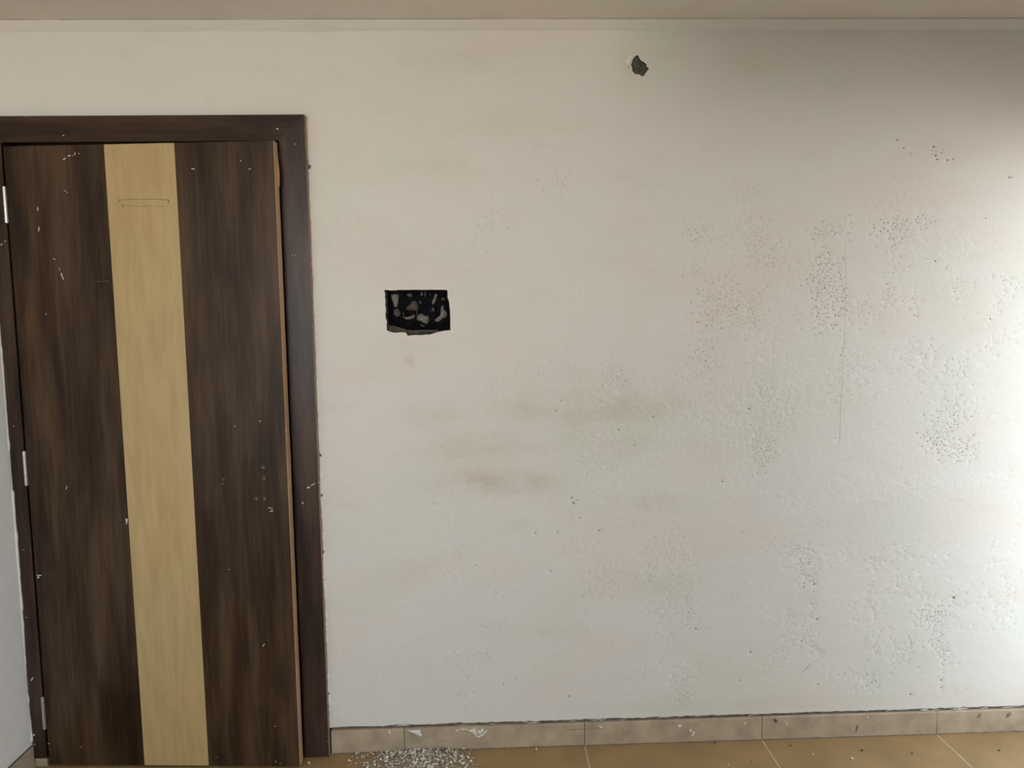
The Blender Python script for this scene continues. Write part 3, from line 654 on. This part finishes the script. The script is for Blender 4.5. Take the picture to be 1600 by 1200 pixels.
# split sliver near the top corner of the edge
sl = MB().prism([Lp(LW, 2.02, -.020), Lp(LW+.004, 1.985, -.020), Lp(LW+.005, 1.955, -.020), Lp(LW+.0035, 1.925, -.020), Lp(LW, 1.918, -.020)][::-1], NB*.010)
sl.build('split_sliver', M_band, leaf)
# dark rebate lining seen through the gap
# hinges
for zc_ in (W(10, 320, -.036).z, W(37, 732, -.036).z, W(68, 1114, -.036).z):
    hx = -1.5190; hy = -.034
    h_ = MB()
    h_.box((hx-.0075, hy+.0045, zc_-.056), (hx+.0045, hy+.0062, zc_+.056))
    hg = h_.build('hinge', M_steel, D)
    for a, b in ((-.056, -.035), (-.0345, -.005), (-.0045, .0345), (.035, .056)):
        MB().tube([(hx, hy, zc_+a), (hx, hy, zc_+b)], .0066, 12).build('knuckle', M_steel, hg, smooth=False)
    MB().tube([(hx, hy, zc_-.0575), (hx, hy, zc_+.0575)], .0042, 10).build('pin', M_steel, hg)
# marks on the leaf and the frame
def dab(parent, plane, pts, th, m, name):
    P = [plane(a, b, .0004) for a, b in pts]; c = sum(P, Vector())/len(P); n_ = len(P); out = -NB*th
    area = sum((P[i]-c).cross(P[(i+1) % n_]-c).dot(Vector((0, -1, 0))) for i in range(n_))
    v = P+[c+(p-c)*.6+out for p in P]; f = [(i, (i+1) % n_, n_+(i+1) % n_, n_+i) for i in range(n_)]+[tuple(range(n_, 2*n_))]
    if area < 0: f = [q_[::-1] for q_ in f]
    return obj(name, v, f, m, parent)
def speck(cx_, cy_, lx, ly, ang=0, n_=7):
    r_ = []
    for i in range(n_):
        a = i*6.283/n_; k_ = random.uniform(.6, 1.15); X_, Y_ = lx*k_*math.cos(a), ly*k_*math.sin(a)
        r_.append((cx_+X_*math.cos(ang)-Y_*math.sin(ang), cy_+X_*math.sin(ang)+Y_*math.cos(ang)))
    return r_
random.seed(3)
LS = [(101,248,3.5,1.3,-.8),(108,243.5,2.5,1.5,.2),(117,240.5,1,2.8,0),(123,240,1.8,.8,.2),(113,243,1,.7,0),(99,249,1,.7,0),(60.5,358,1.2,5,.05),(59,326,1,4,0),(101,298,2,.6,.3),(105,300.5,1.2,.6,0),(85,405,2.5,1,.8),(97,431,1.1,6,-.35),(93,421,.6,4,-.2),(99,436,1.3,1.2,0),
      (72,491,1,1.2,0),(198,815,1.6,5,.15),(197,812,2.5,1.6,-.3),(61,899,6,.9,.05),(60,902,2.4,2.0,0),(422,794,2,1.2,.3),(424,799,3.2,1.0,-.05),(420,793,1,1,0),(425,796,.9,2.4,.1),(412,782,1.2,.8,0),(367,666,1,1,0),(406,658,1.8,1.2,.6),(447,674,.9,1.6,0),
      (412,1008,2.8,.9,-1),(358,890,.9,1.2,0),(430,1135,.9,.9,0),(76,1162,2.6,.6,.1),(127,1167,1,1,0),(302,264,3,1,.2),(390,264,2.4,.9,-.4),(376,251,1.2,1.6,0),(300,263,1,1,0),(338,1183,1.4,.7,0),(431,1190,1.5,1,0),(438,1193,1.2,.8,0),(104,762,.7,4,.3)]
for s in LS: dab(leaf, leafpx, speck(*s), .0004, M_splash, 'paint_splash')
fr = lambda a, b, o_: W(a, b, FY-o_)
FS = [(433,201.5,2.8,1.1,.5),(99,211.5,1.8,1.1,0),(461,225,1,1,0),(41,181,.9,2.4,0),(457,399,1,1,0),(462,398,1.2,.6,0),(489,757,5,1.0,-.35),(482,762,3,2.2,-.3),(498,754,2.5,.8,-.2),(473,786,1.5,2.2,.3),(21,666,1,1,0),(2,382,3,1,-.4),(8,377,2,.9,0),(27,935,1,1,0),(37,859,.9,1.2,0),(50,1061,1,4,.4),(41.5,965,2,.6,0),(53,1148,1.6,1.8,.0),(54,1163,1.2,1.2,0),(30,1093,1,1,0),(512,1159,.9,1,0)]
for s in FS: dab(D, fr, speck(*s), .0004, M_splash, 'paint_splash')
# filled screw holes left by the missing lock
for (a, b, r_) in ((411,730,4.0),(412,747,3.8),(400,779,3.8),(413,779,3.8),(350,734.5,1.8),(349,749,2.4),(348,755,2.2)):
    c = leafpx(a, b, .0006); n_ = 14; rr = r_*.0021; v = []
    for (k_, o_) in ((1, 0), (.8, .0010), (.55, .0008), (.4, -.0003)):
        v += [c+U*(rr*k_*math.cos(i*6.283/n_))+Vector((0, 0, rr*k_*math.sin(i*6.283/n_)))-NB*o_ for i in range(n_)]
    v.append(c+NB*.0003)
    f = [(q_*n_+i, q_*n_+(i+1) % n_, (q_+1)*n_+(i+1) % n_, (q_+1)*n_+i) for q_ in range(3) for i in range(n_)]+[(3*n_+i, 3*n_+(i+1) % n_, 4*n_) for i in range(n_)]
    obj('screw_hole', v, f, M_hole, leaf, smooth=True)
    if r_ > 1.9: dab(leaf, leafpx, speck(a+.6, b+.6, r_*.28, r_*.28), .0016, M_splash, 'screw_plug')
# outline of glue where a name plate was
def line(pts, wpx, m, name):
    for i in range(len(pts)-1):
        a, b = Vector(pts[i]), Vector(pts[i+1]); t = (b-a).normalized(); nn = Vector((-t.y, t.x))*wpx
        dab(leaf, lambda x, y, o_: leafpx(x, y, .0011), [tuple(a+nn*.6), tuple(a-nn*.6), tuple(b-nn), tuple(b+nn)], .0003, m, name)
line([(187,312),(215,311.3),(240,311.2),(263,312)], .45, M_glue, 'glue_mark')
line([(186,311.5),(187.5,315)], .9, M_glue, 'glue_mark'); line([(190.5,319),(192.5,324.5)], .9, M_glue, 'glue_mark'); line([(263,311.5),(263.5,317)], 1.0, M_glue, 'glue_mark')
line([(190,319),(208,322.6),(228,322.8)], .25, M_glue, 'glue_mark'); line([(228,322.8),(262,322)], .2, M_glue, 'glue_mark'); line([(226.5,320),(228.5,321)], .5, M_glue, 'glue_mark')
line([(146,440.5),(171,439)], .3, M_glue, 'glue_mark')

# ------------------------------------------------------------------ the switch box in its hole
hc = Vector((sum(p[0] for p in hole)/len(hole), 0, hz0))
SB = empty('switch_box', hc)
tag(SB, 'open black electrical back box sunk in the wall, smeared with grey plaster', 'electrical box')
random.seed(8)
DP = .042
n_ = len(hole); v = []; f = []
mx_, mz_ = hc.x, (hz0+hz1)/2
for k_, (dep, sh) in enumerate(((0, 1), (.010, .985), (.022, .965), (DP+.001, .95))):
    for x, z in hole:
        jj = .0 if k_ == 0 else .0016
        v.append((mx_+(x-mx_)*sh+random.uniform(-jj, jj), dep, mz_+(z-mz_)*sh+random.uniform(-jj, jj)))
for k_ in range(3):
    for i in range(n_): f.append((k_*n_+i, k_*n_+(i+1) % n_, (k_+1)*n_+(i+1) % n_, (k_+1)*n_+i))
obj('cavity_side', v, f, M_rim, SB)
bx = MB().box((hx0+.002, DP, hz0+.002), (hx1-.002, DP+.003, hz1-.002))
bx.build('back_plate', M_box, SB)
def hb(l): return [(560+a/8, 420+b/8) for a, b in l]
def ring_frame():
    x0, x1, z0, z1 = W(560+395/8, 500, .02).x, W(560+1125/8, 500, .02).x, W(650, 420+740/8, .02).z, W(650, 420+275/8, .02).z
    m_ = MB(); t = .0022
    m_.box((x0, .024, z0), (x0+t, DP, z1)); m_.box((x1-t, .024, z0), (x1, DP, z1)); m_.box((x0+t, .024, z0), (x1-t, DP, z0+t)); m_.box((x0+t, .024, z1-t), (x1-t, DP, z1))
    m_.build('box_shell', M_box, SB)
ring_frame()
for l, m_, th in (([(405,325),(450,316),(505,320),(502,370),(495,430),(478,482),(445,475),(432,420),(412,370)], M_dab, .006),
     ([(955,315),(990,318),(975,380),(955,430),(925,450),(918,420),(940,370)], M_dab, .005),
     ([(740,590),(765,565),(800,562),(830,585),(875,590),(882,640),(860,690),(820,680),(780,655),(738,640)], M_dab, .008),
     ([(1035,470),(1060,458),(1072,515),(1105,545),(1102,600),(1050,625),(1005,660),(960,660),(960,630),(1010,605),(1028,560)], M_dab, .006),
     ([(560,600),(610,605),(660,590),(695,572),(708,590),(690,622),(640,632),(590,635)], M_dab, .006),
     ([(600,480),(640,450),(680,400),(720,405),(745,450),(745,500),(725,530),(690,515),(640,520),(605,515)], M_dabbrown, .006),
     ([(440,510),(500,500),(525,550),(520,590),(470,600),(445,570)], M_dabbrown, .005),
     ([(750,400),(790,410),(795,435),(765,440)], M_dabbrown, .004),
     ([(780,295),(800,290),(805,330),(785,340)], M_dab, .003), ([(830,290),(842,292),(838,350),(828,345)], M_dab, .003), ([(890,310),(915,325),(895,340)], M_dabbrown, .003),
     ([(600,320),(640,300),(680,330),(660,355),(620,350)], M_dabbrown, .003), ([(1050,350),(1090,370),(1070,400),(1035,390)], M_dabbrown, .003)):
    blobpx('plaster_dab', hb(l), DP-.001, th, m_, SB)
blobpx('rubble_ledge', hb([(370,700),(480,720),(560,760),(700,765),(860,760),(1000,760),(980,790),(880,812),(780,824),(640,828),(600,800),(500,790),(400,785),(362,760)]), .012, .006, M_rim, SB)
cc = W(560+930/8, 420+510/8, .03); R_ = .0065
MB().tube([cc+Vector((R_*math.cos(a*.5), -.004*a/12+.004, R_*math.sin(a*.5))) for a in range(13)]+[cc+Vector((R_*.9, .008, -.02))], .0020, 8).build('cable', M_cable, SB, smooth=True)
MB().tube([W(560+930/8, 420+495/8, .020), W(560+942/8, 420+525/8, .020)], .0013, 8).build('wire_end', M_steel, SB)
for pts in ([(560,540),(570,570),(555,610)], [(730,520),(735,600),(728,640)], [(780,700),(820,722)]):
    P_ = [W(560+a/8, 420+b/8, .028) for a, b in pts]; MB().tube(P_, .0011, 6).build('wire_end', M_dabbrown if pts[0][0] != 780 else M_dab, SB)

# ------------------------------------------------------------------ rubble
def crumb(c, r_, seed, n2=1):
    rnd = random.Random(seed); bm = bmesh.new(); bmesh.ops.create_icosphere(bm, subdivisions=n2, radius=1)
    sc = Vector((rnd.uniform(.7, 1.3), rnd.uniform(.7, 1.3), rnd.uniform(.5, .9)))*r_
    ax = Matrix.Rotation(rnd.uniform(0, 6.28), 3, 'Z') @ Matrix.Rotation(rnd.uniform(-.5, .5), 3, 'X')
    V_ = []
    for v_ in bm.verts:
        p = v_.co*rnd.uniform(.72, 1.2); V_.append(ax @ Vector((p.x*sc.x, p.y*sc.y, p.z*sc.z)))
    mz = min(p.z for p in V_)
    F_ = [[v_.index for v_ in f_.verts] for f_ in bm.faces]; bm.free()
    return [p-Vector((0, 0, mz))+Vector(c) for p in V_], F_
tpl = [crumb((0, 0, 0), 1.0, 100+i) for i in range(14)]
M_rub = [M_chip, simple('cream_crumb', (.60, .52, .40), .9, var=.3, scale=100), simple('grey_crumb', (.30, .26, .21), .95, var=.4, scale=100), simple('sand_grain', (.36, .27, .17), .95, var=.5, scale=300)]
random.seed(40)
v = []; f = []; fm = []
pc = F(648, 1205); pc = Vector((pc.x, min(pc.y, -.075), 0)); pc.y = -.095
def heap(x, y):
    u = (x-pc.x)/.155; w_ = (y-pc.y)/.085; return .020*math.exp(-(u*u+w_*w_))
for k in range(2900):
    if k < 2100: x = random.gauss(pc.x, .070); y = random.gauss(pc.y, .055)
    else: x = pc.x+random.uniform(-.23, .20); y = random.gauss(pc.y-.02, .075)
    if y > -.013: y = -.013-random.random()*.03
    if x < -.55: continue
    h_ = heap(x, y)
    if x < -.57+.0: continue
    r_ = .0009+.0038*random.random()**2.6+(.003 if random.random() < .03 else 0)
    a = random.random()*6.28; ca, sa = math.cos(a), math.sin(a); V_, F_ = random.choice(tpl); n0 = len(v)
    z0 = h_*random.random()**.4
    v += [Vector((x+(p.x*ca-p.y*sa)*r_, y+(p.x*sa+p.y*ca)*r_, z0+p.z*r_)) for p in V_]
    f += [tuple(i+n0 for i in q_) for q_ in F_]
    mi = random.choices([0, 1, 2, 3], [.46, .26, .12, .16])[0]; fm += [mi]*len(F_)
# the powder bed under it
n0 = len(v); gx, gy = 44, 26
for j in range(gy+1):
    for i in range(gx+1):
        x = pc.x-.19+.38*i/gx; y = -.0125-.21*j/gy
        v.append(Vector((x, y, heap(x, y)*.8+.0012*noise.noise(Vector((x*90, y*90, 0)))-.0050*(1-heap(x, y)/.02))))
for j in range(gy):
    for i in range(gx):
        a = n0+j*(gx+1)+i; f.append((a, a+gx+1, a+gx+2, a+1)); fm.append(3)
rb = obj('plaster_rubble', v, f, None, mats=M_rub, fm=fm)
tag(rb, 'small heap of broken white plaster crumbs on the floor against the skirting', 'rubble', kind='stuff')
# loose crumbs one can count
LC = [(483,1193,.0062,'white plaster crumb on the floor at the foot of the right door jamb','plaster crumb',M_chip),
 (838,1171,.0042,'small round white plaster crumb alone on the floor by the middle skirting','plaster crumb',M_chip),
 (787,1190,.0042,'greyish plaster crumb on the floor just right of the rubble heap','plaster crumb',M_dab),
 (712,1183,.0055,'upright pale plaster shard at the right end of the rubble heap','plaster crumb',M_chip),
 (1117,1162,.0062,'dark grey crumb touching the skirting, left of the vertical seam at centre right','plaster crumb',M_cement),
 (1138,1196,.0034,'pale speck of plaster at the bottom edge, left of the first floor joint','plaster crumb',M_chip),
 (1174,1191,.0034,'dark crumb beside the left floor joint','plaster crumb',M_cement),
 (1235,1166,.0038,'brown crumb just right of the left floor joint near the skirting','plaster crumb',M_dabbrown),
 (1347,1173,.0048,'dark brown crumb midway between the two floor joints','plaster crumb',M_cement),
 (1425,1178,.0048,'dark brown crumb just left of the right floor joint','plaster crumb',M_cement),
 (1464,1181,.0034,'pale speck of plaster beside the right floor joint','plaster crumb',M_chip),
 (1561,1173,.0042,'dark crumb right of the right floor joint, near the picture edge','plaster crumb',M_cement),
 (1332,1186,.0040,'thin pale plaster sliver on the floor between the two floor joints','plaster crumb',M_chip),
 (1270,1180,.0036,'pale crumb a little right of the left floor joint','plaster crumb',M_chip)]
for i, (a, b, r_, lab, cat, m_) in enumerate(LC):
    p = F(a, b); V_, F_ = crumb((p.x, min(p.y, -.018), 0), r_, 300+i)
    tag(obj('plaster_crumb', V_, F_, m_), lab, cat, 'loose crumbs scattered on the floor')

for o in bpy.data.objects:
    if '_w' in o: del o['_w']
